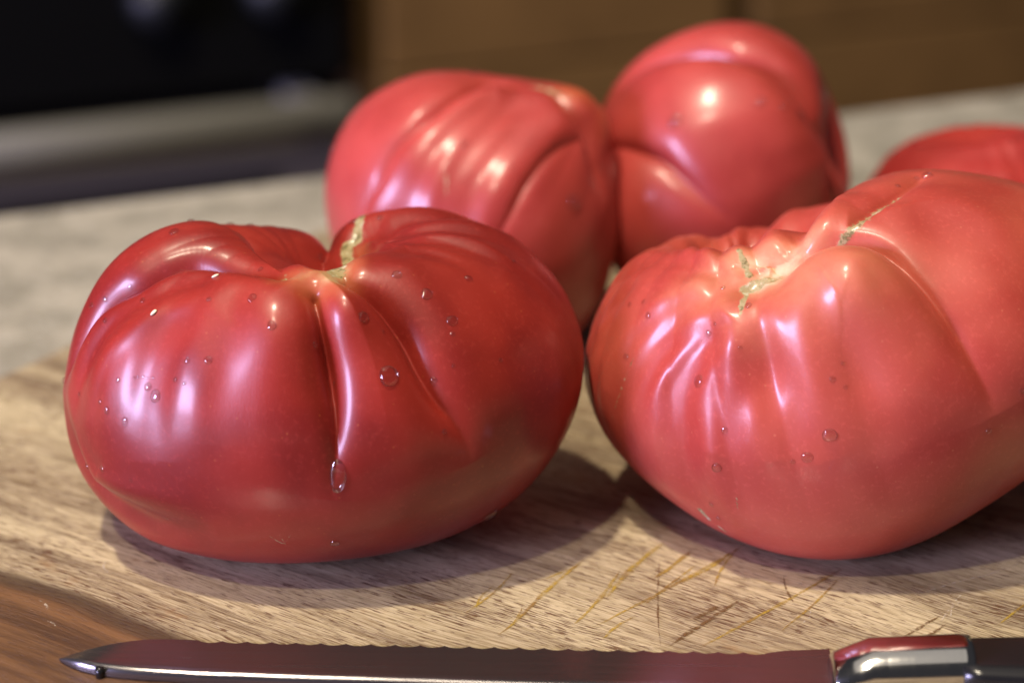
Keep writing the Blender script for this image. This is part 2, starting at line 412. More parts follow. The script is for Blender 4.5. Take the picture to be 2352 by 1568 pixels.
def grid_normals(P):
    du = np.roll(P, -1, 1)-np.roll(P, 1, 1); dv = np.gradient(P, axis=0)
    N = np.cross(dv, du); l = np.linalg.norm(N, axis=-1, keepdims=True)
    return N/np.maximum(l, 1e-12)
def near_path(P, path, T, step=.001):
    # path rows: theta, phi, value, value ... -> distance to it and the values at the nearest sample
    A = np.array(path, float); B = np.column_stack([A[:, 1]*np.cos(A[:, 0]), A[:, 1]*np.sin(A[:, 0]), A[:, 2:]])
    seg = base_points(A[:, 0], A[:, 1], T)
    L = np.concatenate([[0], np.cumsum(np.linalg.norm(np.diff(seg, axis=0), axis=1))])
    # Catmull-Rom through the points, in the plane of (phi, theta) as polar coordinates
    n = max(6, int(L[-1]/step)); u = np.interp(np.linspace(0, L[-1], n), L, np.arange(len(A))); i = np.minimum(u.astype(int), len(A)-2); f = (u-i)[:, None]
    p0 = B[np.maximum(i-1, 0)]; p1 = B[i]; p2 = B[i+1]; p3 = B[np.minimum(i+2, len(A)-1)]
    C = .5*((2*p1)+(-p0+p2)*f+(2*p0-5*p1+4*p2-p3)*f**2+(-p0+3*p1-3*p2+p3)*f**3)
    X = base_points(np.arctan2(C[:, 1], C[:, 0]), np.clip(np.hypot(C[:, 0], C[:, 1]), 0, np.pi), T)
    tan = np.gradient(X, axis=0); half = np.linalg.norm(tan, axis=1); tan /= np.maximum(half, 1e-9)[:, None]; half *= .6
    D = np.full(len(P), 9.); V = np.zeros((len(P), A.shape[1]-2))
    lo, hi = X.min(0)-.045, X.max(0)+.045
    idx = np.nonzero(((P > lo) & (P < hi)).all(1))[0]
    for c in range(0, len(idx), 20000):
        k = idx[c:c+20000]
        d = np.sqrt(((P[k][:, None, :]-X[None])**2).sum(-1)); j = d.argmin(1)
        dj = d[np.arange(len(k)), j]; t = np.clip(((P[k]-X[j])*tan[j]).sum(1), -half[j], half[j])
        D[k] = np.sqrt(np.maximum(dj*dj-t*t, 0))
        V[k] = C[j][:, 2:]+(C[np.minimum(j+1, n-1)][:, 2:]-C[np.maximum(j-1, 0)][:, 2:])*.5*(t/np.maximum(half[j]/.6, 1e-9))[:, None]
    return D, V
def tomato_surface(T, nt, npz):
    ph = np.linspace(0, np.pi, npz)
    ph = ph-.35*np.sin(2*ph)*.5                       # closer rings round the stem and the blossom end
    TH, PH = np.meshgrid(np.arange(nt)/nt*2*np.pi, ph)
    P = base_points(TH.ravel(), PH.ravel(), T)
    N = grid_normals(P.reshape(npz, nt, 3)).reshape(-1, 3)
    N[:nt] = N[nt:2*nt].mean(0); N[-nt:] = N[-2*nt:-nt].mean(0)
    cusp = np.zeros(len(P)); soft = np.zeros(len(P))
    for kind, path in T['G']:
        if kind == 'b':                               # round swellings (-) and hollows (+)
            A = np.array(path); X = base_points(A[:, 0], A[:, 1], T)
            for (_, _, d, w), q in zip(path, X): soft += d*.001*np.exp(-((P-q)**2).sum(1)/(w*.001)**2)
            continue
        D, V = near_path(P, path, T)
        d, w = np.maximum(V[:, 0], 0)*.001, np.maximum(V[:, 1], 1.)*.001
        x = D/w
        if kind == 'c':
            xe = np.minimum(np.sqrt(x*x+.0004), 1)
            f = .60*(1-np.sqrt(np.maximum(1-(1-xe)**2, 0)))+.40*np.exp(-np.sqrt(D*D+.0004**2)/.0024)
            cusp = np.maximum(cusp, d*f)
        else:
            soft += d*(np.exp(-(x*1.5)**2)-.22*np.exp(-((x-1.35)*2.2)**2))
    rnd = np.random.RandomState(T['seed']); rib = np.zeros(len(P))
    th, pf = TH.ravel(), PH.ravel()
    for k in range(7):
        m = rnd.randint(9, 26); rib += np.sin(m*th+rnd.rand()*6.28+1.1*np.sin(pf*rnd.uniform(.5, 2)+rnd.rand()*6))*rnd.uniform(.4, 1)
    rib *= .00008*T.get('rib', 1)*np.sin(pf)**1.5*np.clip(1.5-pf/1.6, .15, 1)
    amp, cnt, *one = T.get('ribs', (0, 20))
    if amp:                                           # rounded ribs running out from the stem
        wr = th+.10*np.sin(3*th+T['seed'])+.06*np.sin(5*th+2*T['seed'])+.05*np.sin(2*pf+th)
        am = .55+.45*np.sin(2*th+1.3*T['seed'])*np.sin(3*th+.7)
        st = lambda a, b, v: (lambda t: t*t*(3-2*t))(np.clip((v-a)/(b-a), 0, 1))
        if one: am = am*st(.75, .2, np.cos(th))
        rib -= amp*.001*am*(np.sqrt(np.sin(cnt/2*wr)**2+.02)-.62)*st(.04, .35, pf)*st(2.1, 1.2, pf)
    P = P-N*(cusp+soft+rib)[:, None]
    masks = {}
    for name, paths in T['M'].items():
        m = np.zeros(len(P))
        for path in paths:
            D, V = near_path(P+N*(cusp+soft)[:, None], path, T)
            m = np.maximum(m, np.maximum(V[:, 1], 0)*np.exp(-(D/np.maximum(V[:, 0]*.001, 1e-4))**2))
        masks[name] = m
    P = soft_floor(P); zm = P[:, 2].min()                # let the underside rest on the board
    P[:, 2] -= (zm+.0003)*np.exp(-(P[:, 2]-zm)/max(.005, 1.3*zm))
    Pg = P.reshape(npz, nt, 3)
    return TH, PH, Pg, grid_normals(Pg), masks


# ------------------------------------------------------------------ tomatoes
TOMATOES = {"1":{"a":0.061,"b":0.05,"c":0.038,"dd":0.015,"dw":0.017,"rot":[0.71,-89.1,0.0],"C":[-0.04389,0.4948,0.03699],
 "S":[1.01,1.067,1.03,0.991,0.951,0.937,0.947,1.001,1.06,1.023,0.966,0.941,0.939,0.951,0.987,0.947,0.931,0.925,0.93,0.942,0.957,0.978,0.829,0.846,0.895,0.931,0.952,0.964,1.011,0.945,0.892,0.906,0.955,0.974,0.969,1.06,1.134,0.962,0.951,1.006,1.009,0.971,1.07,1.105,1.004,1.009,1.037,1.033,0.967,1.058,1.057,1.033,1.019,1.001,0.971,0.954,1.041,1.039,1.033,1.008,0.963,0.933,0.946,1.024,1.04,1.029,1.001,0.953,0.936,0.945],"seed":7,
 "G":[["b",[[4.485,0.639,-2.6,13.0],[4.695,0.808,-1.5,10.0],[4.887,0.703,-3.5,8.0],[5.21,0.463,-2.5,12.0]]],
  ["c",[[4.756,0.63,7.0,9.0],[4.8,0.899,10.0,11.0],[4.817,1.136,9.0,12.0],[4.826,1.377,5.0,12.0],[4.817,1.589,1.8,13.0],[4.8,1.788,0.0,14.0]]],
  ["c",[[4.939,0.528,6.0,8.0],[5.079,0.657,8.0,11.0],[5.149,0.848,8.0,12.0],[5.175,1.069,7.0,13.0],[5.21,1.249,5.0,14.0],[5.271,1.412,2.6,16.0],[5.341,1.659,0.0,18.0]]],
  ["c",[[4.538,0.448,7.0,9.0],[4.163,0.359,11.0,15.0],[3.787,0.417,12.0,17.0],[3.674,0.561,11.0,17.0],[3.604,0.731,9.0,15.0],[3.473,0.962,6.0,13.0],[3.438,1.238,3.0,11.0],[3.386,1.553,0.0,11.0]]],
  ["s",[[4.189,0.495,0.0,5.0],[4.014,0.569,1.4,5.0],[3.875,0.684,1.9,5.0],[3.77,0.858,1.9,5.0],[3.674,1.102,1.4,5.0],[3.656,1.412,0.5,5.0]]],
  ["c",[[4.52,0.403,3.0,7.0],[3.29,0.121,4.5,10.0],[2.662,0.25,4.5,12.0],[2.592,0.338,3.0,12.0]]],
  ["c",[[4.782,0.359,4.0,7.0],[1.632,0.151,7.0,10.0],[1.623,0.218,9.0,12.0],[1.606,0.31,9.0,13.0],[1.606,0.519,9.0,14.0],[1.606,0.769,8.1,14.0],[1.606,1.019,6.3,14.0],[1.606,1.319,3.15,14.0]]],
  ["s",[[4.904,0.433,1.0,4.0],[0.969,0.163,2.4,5.0],[0.707,0.263,2.6,6.0],[0.497,0.403,2.4,6.0],[0.463,0.604,1.2,6.0]]],
  ["s",[[5.035,0.324,0.0,4.0],[0.445,0.151,1.2,5.0],[0.087,0.263,1.6,5.0],[0.052,0.448,1.6,5.0],[0.026,0.621,0.9,5.0],[6.205,0.818,0.0,5.0]]],
  ["s",[[5.035,0.448,0.0,4.0],[5.821,0.225,0.9,4.0],[5.925,0.345,1.2,4.0],[5.969,0.519,1.2,4.0],[5.952,0.703,0.0,4.0]]],
  ["s",[[5.096,0.503,0.0,4.0],[5.507,0.38,0.8,4.0],[5.725,0.479,0.9,4.0],[5.812,0.639,0.6,4.0],[5.812,0.769,0.0,4.0]]],
  ["s",[[4.058,0.519,0.2,6.0],[4.023,0.703,1.1,6.0],[4.032,0.838,1.4,7.0],[4.032,1.015,1.3,7.0],[4.04,1.203,1.3,7.0],[4.058,1.412,0.8,7.0],[4.075,1.648,0.0,7.0]]],
  ["s",[[4.215,0.511,0.2,6.0],[4.163,0.694,1.1,6.0],[4.163,0.828,1.4,7.0],[4.154,0.983,1.3,7.0],[4.154,1.17,1.3,7.0],[4.171,1.377,0.8,7.0],[4.189,1.612,0.0,7.0]]],
  ["s",[[4.416,0.536,0.2,6.0],[4.363,0.694,1.1,7.0],[4.363,0.848,1.2,8.0],[4.372,1.015,0.8,8.0],[4.381,1.238,0.3,8.0],[4.39,1.459,0.0,8.0]]],
  ["s",[[3.499,1.659,0.5,5.0],[3.587,1.869,1.6,5.0],[3.683,2.083,2.4,6.0],[3.918,2.137,2.4,7.0],[4.136,2.116,1.2,7.0],[4.337,2.105,0.0,7.0]]]],
 "M":{"scar":[[[4.887,0.44,2.4,1.0],[4.948,0.331,2.2,1.0],[1.187,0.151,1.6,1.0],[1.187,0.237,1.4,1.0],[1.248,0.44,1.2,0.8],[1.222,0.503,1.0,0.4]],[[4.564,0.463,2.0,0.7],[4.529,0.403,1.2,0.5]],[[4.555,2.094,0.3,0.55],[4.599,2.169,0.3,0.55],[4.634,2.083,0.3,0.5]],[[4.59,2.061,0.3,0.5],[4.608,2.18,0.3,0.5]],[[4.032,2.083,0.5,0.35],[4.093,2.094,0.6,0.5],[4.145,2.094,0.5,0.35]]],"pale":[[[4.581,0.479,5.0,0.7],[4.782,0.519,7.0,0.8],[4.948,0.44,5.0,0.8],[1.03,0.169,3.0,0.5]]]},"rib":1,"ribs":[0.25,26],"scar_r":0.05,"e":0.8,"eb":0.58,"shear":[0,0],
 "D":[[5.035,1.069,19.0,1.0,""],[4.974,0.769,11.0,1.0,"second small bead from the left on the narrow middle lobe of the dark red tomato"],[5.332,0.675,11.5,1.0,"fourth small bead from the left on the big right lobe of the dark red tomato"],[5.384,0.838,11.0,1.0,"sixth small bead from the left on the big right lobe of the dark red tomato"],[5.236,0.544,9.0,1.0,"third small bead from the left on the big right lobe of the dark red tomato"],[5.655,0.648,8.0,1.0,"ninth small bead from the left on the big right lobe of the dark red tomato"],[4.119,1.249,12.0,1.0,""],[4.067,1.203,8.0,1.0,"sixth small bead from the left on the window glare of the dark red tomato"],[3.927,1.215,5.0,1.0,"first small bead from the left on the window glare of the dark red tomato"],[3.997,1.435,6.0,1.6,"second small bead from the left on the window glare of the dark red tomato"],[3.901,1.4,6.0,1.4,"sixth small bead from the left on the lower left lobe of the dark red tomato"],[4.581,0.808,9.0,1.0,"ninth small bead from the left on the upper left lobe of the dark red tomato"],[4.451,0.666,9.0,1.0,"seventh small bead from the left on the upper left lobe of the dark red tomato"],[4.328,0.994,8.0,1.0,"eighth small bead from the left on the lower left lobe of the dark red tomato"],[4.241,1.015,6.0,1.0,"seventh small bead from the left on the lower left lobe of the dark red tomato"],[3.334,1.506,7.0,1.0,"first small bead from the left on the lower left lobe of the dark red tomato"],[3.709,1.858,6.0,1.0,"third small bead from the left on the lower left lobe of the dark red tomato"],[3.848,1.8,6.0,1.0,"fifth small bead from the left on the lower left lobe of the dark red tomato"],[4.826,1.636,17.0,1.9,""],[4.808,2.19,9.0,1.0,"second small bead from the left on the lowest part of the dark red tomato"],[5.637,2.293,16.0,1.0,""],[5.219,1.125,7.0,1.0,"fifth small bead from the left on the big right lobe of the dark red tomato"],[5.219,1.435,5.0,1.0,"fourth small bead from the left on the narrow middle lobe of the dark red tomato"],[3.325,0.425,10.0,1.0,"first small bead from the left on the back left lobe of the dark red tomato"],[2.906,0.41,7.0,1.0,"second small bead from the left on the back left lobe of the dark red tomato"],[2.4,0.448,7.0,1.0,"third small bead from the left on the back left lobe of the dark red tomato"],[2.26,0.41,7.0,1.0,"fourth small bead from the left on the back left lobe of the dark red tomato"],[3.787,0.76,6.0,1.0,"fifth small bead from the left on the upper left lobe of the dark red tomato"],[3.438,0.889,6.0,1.0,"third small bead from the left on the upper left lobe of the dark red tomato"],[3.63,0.962,5.0,1.0,"second small bead from the left on the upper left lobe of the dark red tomato"],[3.368,0.983,6.0,1.0,"first small bead from the left on the upper left lobe of the dark red tomato"],[3.648,1.423,5.0,1.0,"second small bead from the left on the lower left lobe of the dark red tomato"],[4.756,0.868,6.0,1.0,"tenth small bead from the left on the upper left lobe of the dark red tomato"],[5.358,0.909,5.0,1.0,"eighth small bead from the left on the big right lobe of the dark red tomato"],[5.053,0.828,4.0,1.0,"third small bead from the left on the narrow middle lobe of the dark red tomato"],[4.826,1.08,4.0,1.0,"first small bead from the left on the narrow middle lobe of the dark red tomato"],[5.306,1.069,4.0,1.0,"seventh small bead from the left on the big right lobe of the dark red tomato"],[3.997,1.181,3.0,1.0,"third small bead from the left on the window glare of the dark red tomato"],[4.014,1.17,2.6,1.0,"fourth small bead from the left on the window glare of the dark red tomato"],[4.032,1.158,3.0,1.0,"fifth small bead from the left on the window glare of the dark red tomato"],[4.058,1.158,2.6,1.0,"seventh small bead from the left on the window glare of the dark red tomato"],[4.084,1.147,3.0,1.0,"eighth small bead from the left on the window glare of the dark red tomato"],[3.857,1.377,5.0,1.0,"fourth small bead from the left on the lower left lobe of the dark red tomato"],[4.206,1.125,5.0,1.0,"ninth small bead from the left on the window glare of the dark red tomato"],[4.25,1.136,4.0,1.0,"tenth small bead from the left on the window glare of the dark red tomato"],[4.014,1.8,4.0,1.0,"first small bead from the left on the lowest part of the dark red tomato"],[5.524,1.114,4.0,1.0,"tenth small bead from the left on the big right lobe of the dark red tomato"],[6.109,0.703,4.0,1.0,"eleventh small bead from the left on the big right lobe of the dark red tomato"],[4.259,0.303,5.0,1.0,"eighth small bead from the left on the upper left lobe of the dark red tomato"],[4.224,0.684,5.0,1.0,"sixth small bead from the left on the upper left lobe of the dark red tomato"],[3.534,0.741,5.0,1.0,"fourth small bead from the left on the upper left lobe of the dark red tomato"],[1.658,0.257,8.0,1.0,"fifth small bead from the left on the back left lobe of the dark red tomato"],[1.021,0.331,6.0,1.0,"second small bead from the left on the big right lobe of the dark red tomato"],[1.292,0.338,7.0,1.0,"first small bead from the left on the big right lobe of the dark red tomato"]],"seeds":[[4.128,0.519],[3.962,0.808]]},"2":{"a":0.062,"b":0.053,"c":0.042,"dd":0.032,"dw":0.0185,"rot":[8.39,180.9,0.0],"C":[0.08325,0.51219,0.03777],
 "S":[1.041,1.078,1.298,1.175,0.972,0.883,0.916,1.001,0.802,0.998,1.035,0.974,0.927,0.919,0.981,0.794,0.796,0.872,0.92,0.932,0.923,0.971,0.796,0.738,0.802,0.885,0.923,0.927,0.97,0.776,0.745,0.846,0.915,0.923,0.929,0.977,0.81,0.831,0.99,0.987,0.929,0.931,0.992,0.933,0.985,1.096,1.013,0.996,0.935,1.012,1.077,1.125,1.164,1.213,1.189,0.937,1.032,1.195,1.25,1.17,1.032,0.966,0.927,1.046,1.224,1.345,1.183,0.928,0.843,0.918],"seed":14,
 "G":[["b",[[4.547,0.741,5.0,9.0],[4.651,0.712,3.0,9.0],[4.494,0.972,-2.0,11.0],[4.372,0.92,-1.5,9.0]]],["b",[[4.773,0.818,-3.0,14.0],[4.904,0.858,-3.5,16.0],[4.957,0.962,-2.5,18.0]]],
  ["c",[[4.643,0.741,3.0,9.0],[4.791,0.666,7.0,14.0],[4.957,0.675,10.0,20.0],[5.07,0.75,10.0,24.0],[5.096,0.899,8.0,26.0],[5.096,1.08,5.5,26.0],[5.096,1.284,2.5,24.0],[5.105,1.518,0.0,22.0]]],
  ["c",[[4.773,0.694,1.5,8.0],[4.896,0.675,3.5,10.0],[5.035,0.63,4.5,11.0],[5.271,0.561,4.0,11.0],[5.568,0.528,3.4,11.0],[5.847,0.528,2.5,11.0]]],
  ["s",[[4.468,0.666,0.6,3.5],[4.381,0.495,1.8,4.5],[2.016,0.544,3.0,5.5],[1.9,0.783,2.7,5.5],[1.839,1.026,2.1,5.5],[1.796,1.322,1.05,5.5]]],
  ["s",[[4.59,0.666,0.6,3.5],[4.608,0.544,2.0,4.5],[1.614,0.511,3.2,5.5],[1.589,0.761,2.88,5.5],[1.577,1.011,2.24,5.5],[1.568,1.31,1.12,5.5]]],
  ["s",[[4.669,0.684,0.6,3.5],[4.747,0.587,2.4,4.5],[4.878,0.463,4.0,6.0],[-0.913,0.288,3.6,6.0],[0.006,0.276,2.8,6.0],[0.611,0.482,1.4,6.0]]],
  ["s",[[4.433,0.76,0.4,4.0],[4.311,0.657,1.2,5.0],[4.023,0.578,1.4,5.0],[3.595,0.621,1.4,5.0],[3.395,0.808,1.0,5.0]]],
  ["s",[[4.433,0.779,0.4,4.0],[4.294,0.712,1.0,4.0],[4.049,0.684,1.2,5.0],[3.761,0.75,1.2,5.0],[3.56,0.951,0.8,5.0]]],
  ["s",[[4.32,0.779,0.3,4.0],[4.11,0.769,0.8,4.0],[3.875,0.858,0.9,4.5],[3.726,1.037,0.8,4.5],[3.622,1.261,0.0,5.0]]],
  ["s",[[4.311,0.818,0.3,4.0],[4.128,0.858,0.8,4.0],[3.962,0.972,1.0,4.5],[3.814,1.136,0.9,4.5],[3.709,1.4,0.0,5.0]]],
  ["s",[[4.451,0.808,0.8,4.0],[4.232,0.879,1.6,5.0],[4.049,1.015,1.9,5.5],[3.901,1.203,1.8,5.5],[3.787,1.412,1.3,5.5],[3.709,1.659,0.0,5.0]]],
  ["s",[[4.355,0.909,0.2,4.0],[4.224,0.983,1.4,4.5],[4.067,1.102,1.9,5.0],[3.953,1.295,1.9,5.0],[3.883,1.47,1.2,5.0],[3.805,1.718,0.0,5.0]]],
  ["s",[[4.372,0.93,0.2,4.0],[4.302,0.994,1.3,4.5],[4.171,1.125,2.0,5.0],[4.058,1.307,2.2,5.5],[3.988,1.506,1.7,5.5],[3.953,1.73,0.6,5.5],[3.936,1.938,0.0,5.0]]],
  ["s",[[4.39,0.941,0.2,4.0],[4.337,1.004,1.2,4.5],[4.232,1.125,2.2,5.5],[4.163,1.284,3.0,6.0],[4.11,1.459,2.9,6.0],[4.067,1.671,1.8,6.0],[4.04,1.949,0.6,6.0],[4.04,2.116,0.0,6.0]]],
  ["s",[[4.337,1.004,0.0,5.0],[4.311,1.181,1.6,5.5],[4.267,1.353,1.6,6.0],[4.206,1.565,0.0,6.0]]],
  ["s",[[4.451,0.818,1.0,4.0],[4.433,0.93,1.8,5.0],[4.416,1.08,2.0,6.0],[4.398,1.238,1.9,6.0],[4.346,1.388,1.2,6.0],[4.276,1.6,0.0,6.0]]],
  ["s",[[4.564,0.879,0.2,5.0],[4.494,1.069,1.8,6.5],[4.459,1.238,1.9,7.0],[4.433,1.423,1.0,7.0],[4.407,1.589,0.0,7.0]]],
  ["s",[[4.686,0.798,0.3,5.0],[4.599,0.983,1.9,7.0],[4.555,1.181,2.2,8.0],[4.547,1.388,1.4,8.0],[4.547,1.6,0.0,8.0]]],
  ["s",[[4.782,0.779,0.3,5.0],[4.739,0.972,2.2,7.0],[4.747,1.102,2.9,8.0],[4.756,1.249,2.6,8.0],[4.773,1.412,0.8,8.0],[4.8,1.6,0.0,8.0]]],
  ["s",[[4.939,0.828,0.2,5.0],[4.922,0.983,1.9,8.0],[4.913,1.136,1.9,9.0],[4.939,1.307,0.5,9.0],[4.948,1.47,0.0,9.0]]],
  ["s",[[5.402,0.621,0.0,8.0],[5.297,0.779,1.6,11.0],[5.201,0.909,1.6,12.0],[5.149,1.08,0.8,12.0]]]],
 "M":{"scar":[[[4.477,0.694,1.2,0.8],[4.451,0.536,1.0,0.8]],[[4.896,0.675,0.8,0.5],[5.0,0.648,1.4,0.7],[5.157,0.604,1.9,0.75],[5.384,0.553,1.6,0.7],[5.585,0.536,1.2,0.5]],[[4.451,0.818,0.8,0.8],[4.442,0.889,0.9,0.9],[4.433,0.962,0.6,0.5]],[[3.953,1.048,0.6,0.3],[3.831,1.249,0.6,0.5],[3.761,1.423,0.6,0.5],[3.648,1.659,0.6,0.4],[3.543,1.915,0.6,0.2]],[[4.459,0.779,2.0,0.9],[4.538,0.741,2.6,0.9],[4.616,0.722,1.6,0.7]],[[4.224,1.812,0.35,0.6],[4.206,1.881,0.35,0.6]],[[4.215,1.904,0.35,0.5],[4.215,1.949,0.35,0.5]],[[3.997,1.983,0.9,0.8],[4.006,2.05,0.8,0.8]],[[4.032,2.094,0.7,0.7],[4.049,2.137,0.5,0.6]]],"pale":[[[4.555,0.731,8.0,0.9],[4.625,0.666,9.0,0.9],[4.8,0.621,7.0,0.75],[4.459,0.613,6.0,0.8]],[[4.73,0.789,18.0,0.5],[4.913,0.818,15.0,0.4]],[[4.32,0.769,13.0,0.5],[4.128,0.848,9.0,0.35]],[[4.477,0.93,13.0,0.35]]]},"rib":1,"ribs":[1.1,26,1],"scar_r":0.085,"e":0.95,"eb":0.7,"shear":[-0.022,0],
 "D":[[4.198,1.238,12.0,1.0,""],[4.599,1.47,14.0,1.0,""],[4.206,1.636,10.0,1.0,"first small bead from the left on the middle front of the light pinkish tomato"],[4.512,1.577,11.0,1.0,"fourth small bead from the left on the middle front of the light pinkish tomato"],[4.459,1.6,5.0,1.0,"third small bead from the left on the middle front of the light pinkish tomato"],[4.669,1.238,6.0,1.0,"fifth small bead from the left on the middle front of the light pinkish tomato"],[4.721,1.181,4.0,1.0,"sixth small bead from the left on the middle front of the light pinkish tomato"],[4.695,1.272,4.0,1.0,"seventh small bead from the left on the middle front of the light pinkish tomato"],[4.267,1.459,7.0,1.0,"second small bead from the left on the middle front of the light pinkish tomato"],[4.276,1.004,6.0,1.0,"first small bead from the left on the upper front of the light pinkish tomato"],[4.468,0.899,7.0,1.0,"fifth small bead from the left on the upper front of the light pinkish tomato"],[3.761,0.909,5.0,1.0,"second small bead from the left on the ribbed left side of the light pinkish tomato"],[3.944,0.941,6.0,1.0,"fourth small bead from the left on the ribbed left side of the light pinkish tomato"],[3.822,1.181,6.0,1.0,"first small bead from the left on the ribbed left side of the light pinkish tomato"],[3.866,0.868,5.0,1.0,"third small bead from the left on the ribbed left side of the light pinkish tomato"],[5.917,0.544,11.0,1.0,"third small bead from the left on the high right shoulder of the light pinkish tomato"],[5.882,0.519,6.0,1.0,"second small bead from the left on the high right shoulder of the light pinkish tomato"],[5.646,0.495,5.0,1.0,"first small bead from the left on the high right shoulder of the light pinkish tomato"],[5.21,1.447,6.0,1.0,"ninth small bead from the left on the middle front of the light pinkish tomato"],[5.07,1.589,6.0,1.0,"eighth small bead from the left on the middle front of the light pinkish tomato"],[4.346,0.779,5.0,1.0,"third small bead from the left on the upper front of the light pinkish tomato"],[4.093,1.892,6.0,1.0,"second small bead from the left on the lower front of the light pinkish tomato"],[4.075,2.006,5.0,1.0,"third small bead from the left on the lower front of the light pinkish tomato"],[4.311,0.972,4.0,1.0,"second small bead from the left on the upper front of the light pinkish tomato"],[3.866,2.148,5.0,1.0,"first small bead from the left on the lower front of the light pinkish tomato"],[4.407,1.08,4.0,1.0,"fourth small bead from the left on the upper front of the light pinkish tomato"]]},"3":{"a":0.041,"b":0.04,"c":0.034,"dd":0.012,"dw":0.012,"rot":[62.0,62.0,0.0],"C":[-0.0115,0.61,0.0375],
 "S":[1.266,1.139,0.991,1.047,1.139,1.129,1.084,1.246,1.128,1.072,1.129,1.177,1.145,1.083,1.233,1.161,1.13,1.136,1.141,1.118,1.078,1.224,1.182,1.143,1.107,1.083,1.074,1.072,1.215,1.176,1.13,1.065,1.021,1.032,1.066,1.207,1.134,1.098,1.04,0.987,1.009,1.063,1.205,1.048,1.013,1.008,0.987,1.01,1.064,1.218,1.014,0.957,0.968,0.982,1.016,1.068,1.256,1.182,1.039,0.968,0.986,1.032,1.075,1.28,1.25,1.039,0.978,1.038,1.074,1.081],"seed":21,
 "G":[["b",[[5.175,0.868,-5.0,12.0]]],
  ["c",[[4.643,0.983,1.4,7.0],[4.39,0.962,3.6,10.0],[4.302,1.284,3.6,11.0],[4.215,1.659,3.4,12.0],[4.04,1.995,3.0,12.0],[3.875,2.303,2.2,11.0],[3.552,2.597,0.6,10.0]]],
  ["s",[[4.695,1.037,0.0,6.0],[4.52,1.33,2.2,7.0],[4.398,1.765,2.4,8.0],[4.302,2.137,2.4,8.0],[4.206,2.529,2.0,8.0]]],
  ["s",[[4.73,0.994,0.0,6.0],[4.643,1.377,2.4,7.0],[4.581,1.777,2.6,8.0],[4.564,2.127,2.5,8.0],[4.581,2.411,2.0,8.0]]],
  ["s",[[4.791,0.93,0.5,6.0],[4.8,1.447,2.4,7.0],[4.765,1.812,2.5,8.0],[4.765,2.105,2.2,8.0],[4.835,2.372,1.6,8.0]]],
  ["c",[[4.869,0.909,1.0,5.0],[5.044,1.015,4.0,7.0],[5.236,1.091,4.5,8.0],[5.402,1.226,3.5,8.0],[5.576,1.33,1.5,8.0]]],
  ["c",[[5.28,1.102,1.0,7.0],[5.088,1.459,2.6,10.0],[5.053,1.858,2.6,11.0],[5.105,2.19,1.8,11.0],[5.157,2.372,0.6,10.0]]]],
 "M":{"scar":[[[4.739,0.879,1.2,0.6],[4.835,0.879,1.2,0.7],[4.992,0.92,1.0,0.5]],[[4.416,1.435,1.6,0.35],[4.424,1.518,1.0,0.3]],[[4.503,2.116,0.7,0.5],[4.555,2.243,0.7,0.6],[4.581,2.343,0.5,0.3]]],"pale":[[[5.018,0.848,7.0,0.45],[5.227,0.75,8.0,0.45],[5.376,0.962,6.0,0.3]]]},"rib":1,"ribs":[0.9,16],"scar_r":0.05,"e":0.9,"eb":0.9,"shear":[0,0],
 "D":[[5.393,1.683,14.0,1.0,""],[4.189,0.858,9.0,1.0,"fifth small bead from the left on the slant ribbed rear tomato"],[3.735,1.147,7.0,1.0,"third small bead from the left on the slant ribbed rear tomato"],[5.489,1.17,7.0,1.0,"sixth small bead from the left on the slant ribbed rear tomato"],[3.377,1.6,7.0,1.0,"second small bead from the left on the slant ribbed rear tomato"],[3.203,1.718,7.0,1.0,"first small bead from the left on the slant ribbed rear tomato"],[4.52,1.788,6.0,1.0,"fourth small bead from the left on the slant ribbed rear tomato"]]},"4":{"a":0.041,"b":0.04,"c":0.036,"dd":0.01,"dw":0.012,"rot":[70.0,-5.0,0.0],"C":[0.0625,0.635,0.0425],
 "S":[0.965,0.939,0.989,1.072,1.148,1.191,1.19,0.987,1.022,1.045,1.083,1.124,1.156,1.178,0.999,1.073,1.077,1.078,1.095,1.126,1.165,0.99,1.037,1.06,1.046,1.059,1.102,1.152,0.98,1.024,1.053,0.991,1.02,1.082,1.14,0.977,1.025,1.035,0.973,1.001,1.055,1.131,0.972,1.001,1.008,0.998,1.014,1.053,1.136,0.965,0.976,0.993,1.024,1.064,1.105,1.156,0.958,0.952,0.981,1.046,1.125,1.186,1.183,0.956,0.928,0.971,1.061,1.157,1.219,1.197],"seed":28,
 "G":[["b",[[4.407,2.429,-2.5,11.0],[4.826,2.475,-3.0,13.0]]],
  ["c",[[3.036,2.549,2.275,12.0],[3.076,2.264,4.55,12.0],[3.116,2.03,5.85,12.0],[3.168,1.8,6.5,12.0],[3.246,1.541,9.0,14.0],[3.403,1.215,9.5,15.0],[3.534,0.93,9.5,15.0],[3.744,0.722,8.5,14.0],[4.093,0.544,7.5,13.0],[4.564,0.388,6.5,12.0],[5.053,0.561,5.0,12.0],[5.419,0.769,3.0,12.0]]],
  ["c",[[3.761,2.494,2.0,9.0],[3.953,2.222,4.5,11.0],[4.119,2.006,5.0,12.0],[4.311,1.846,4.0,13.0],[4.512,1.706,2.0,13.0],[4.721,1.553,0.0,12.0]]],
  ["s",[[4.006,1.753,0.0,12.0],[4.25,1.423,0.8,14.0],[4.573,1.102,0.8,14.0],[5.044,0.909,0.5,14.0]]]],
 "M":{"scar":[[[4.058,0.613,1.6,0.6],[4.136,0.544,1.4,0.5]],[[4.869,0.962,1.2,0.3],[4.922,0.983,1.0,0.2]]],"pale":[]},"rib":1,"ribs":[0,20],"scar_r":0.05,"e":0.9,"eb":0.9,"shear":[0,0],
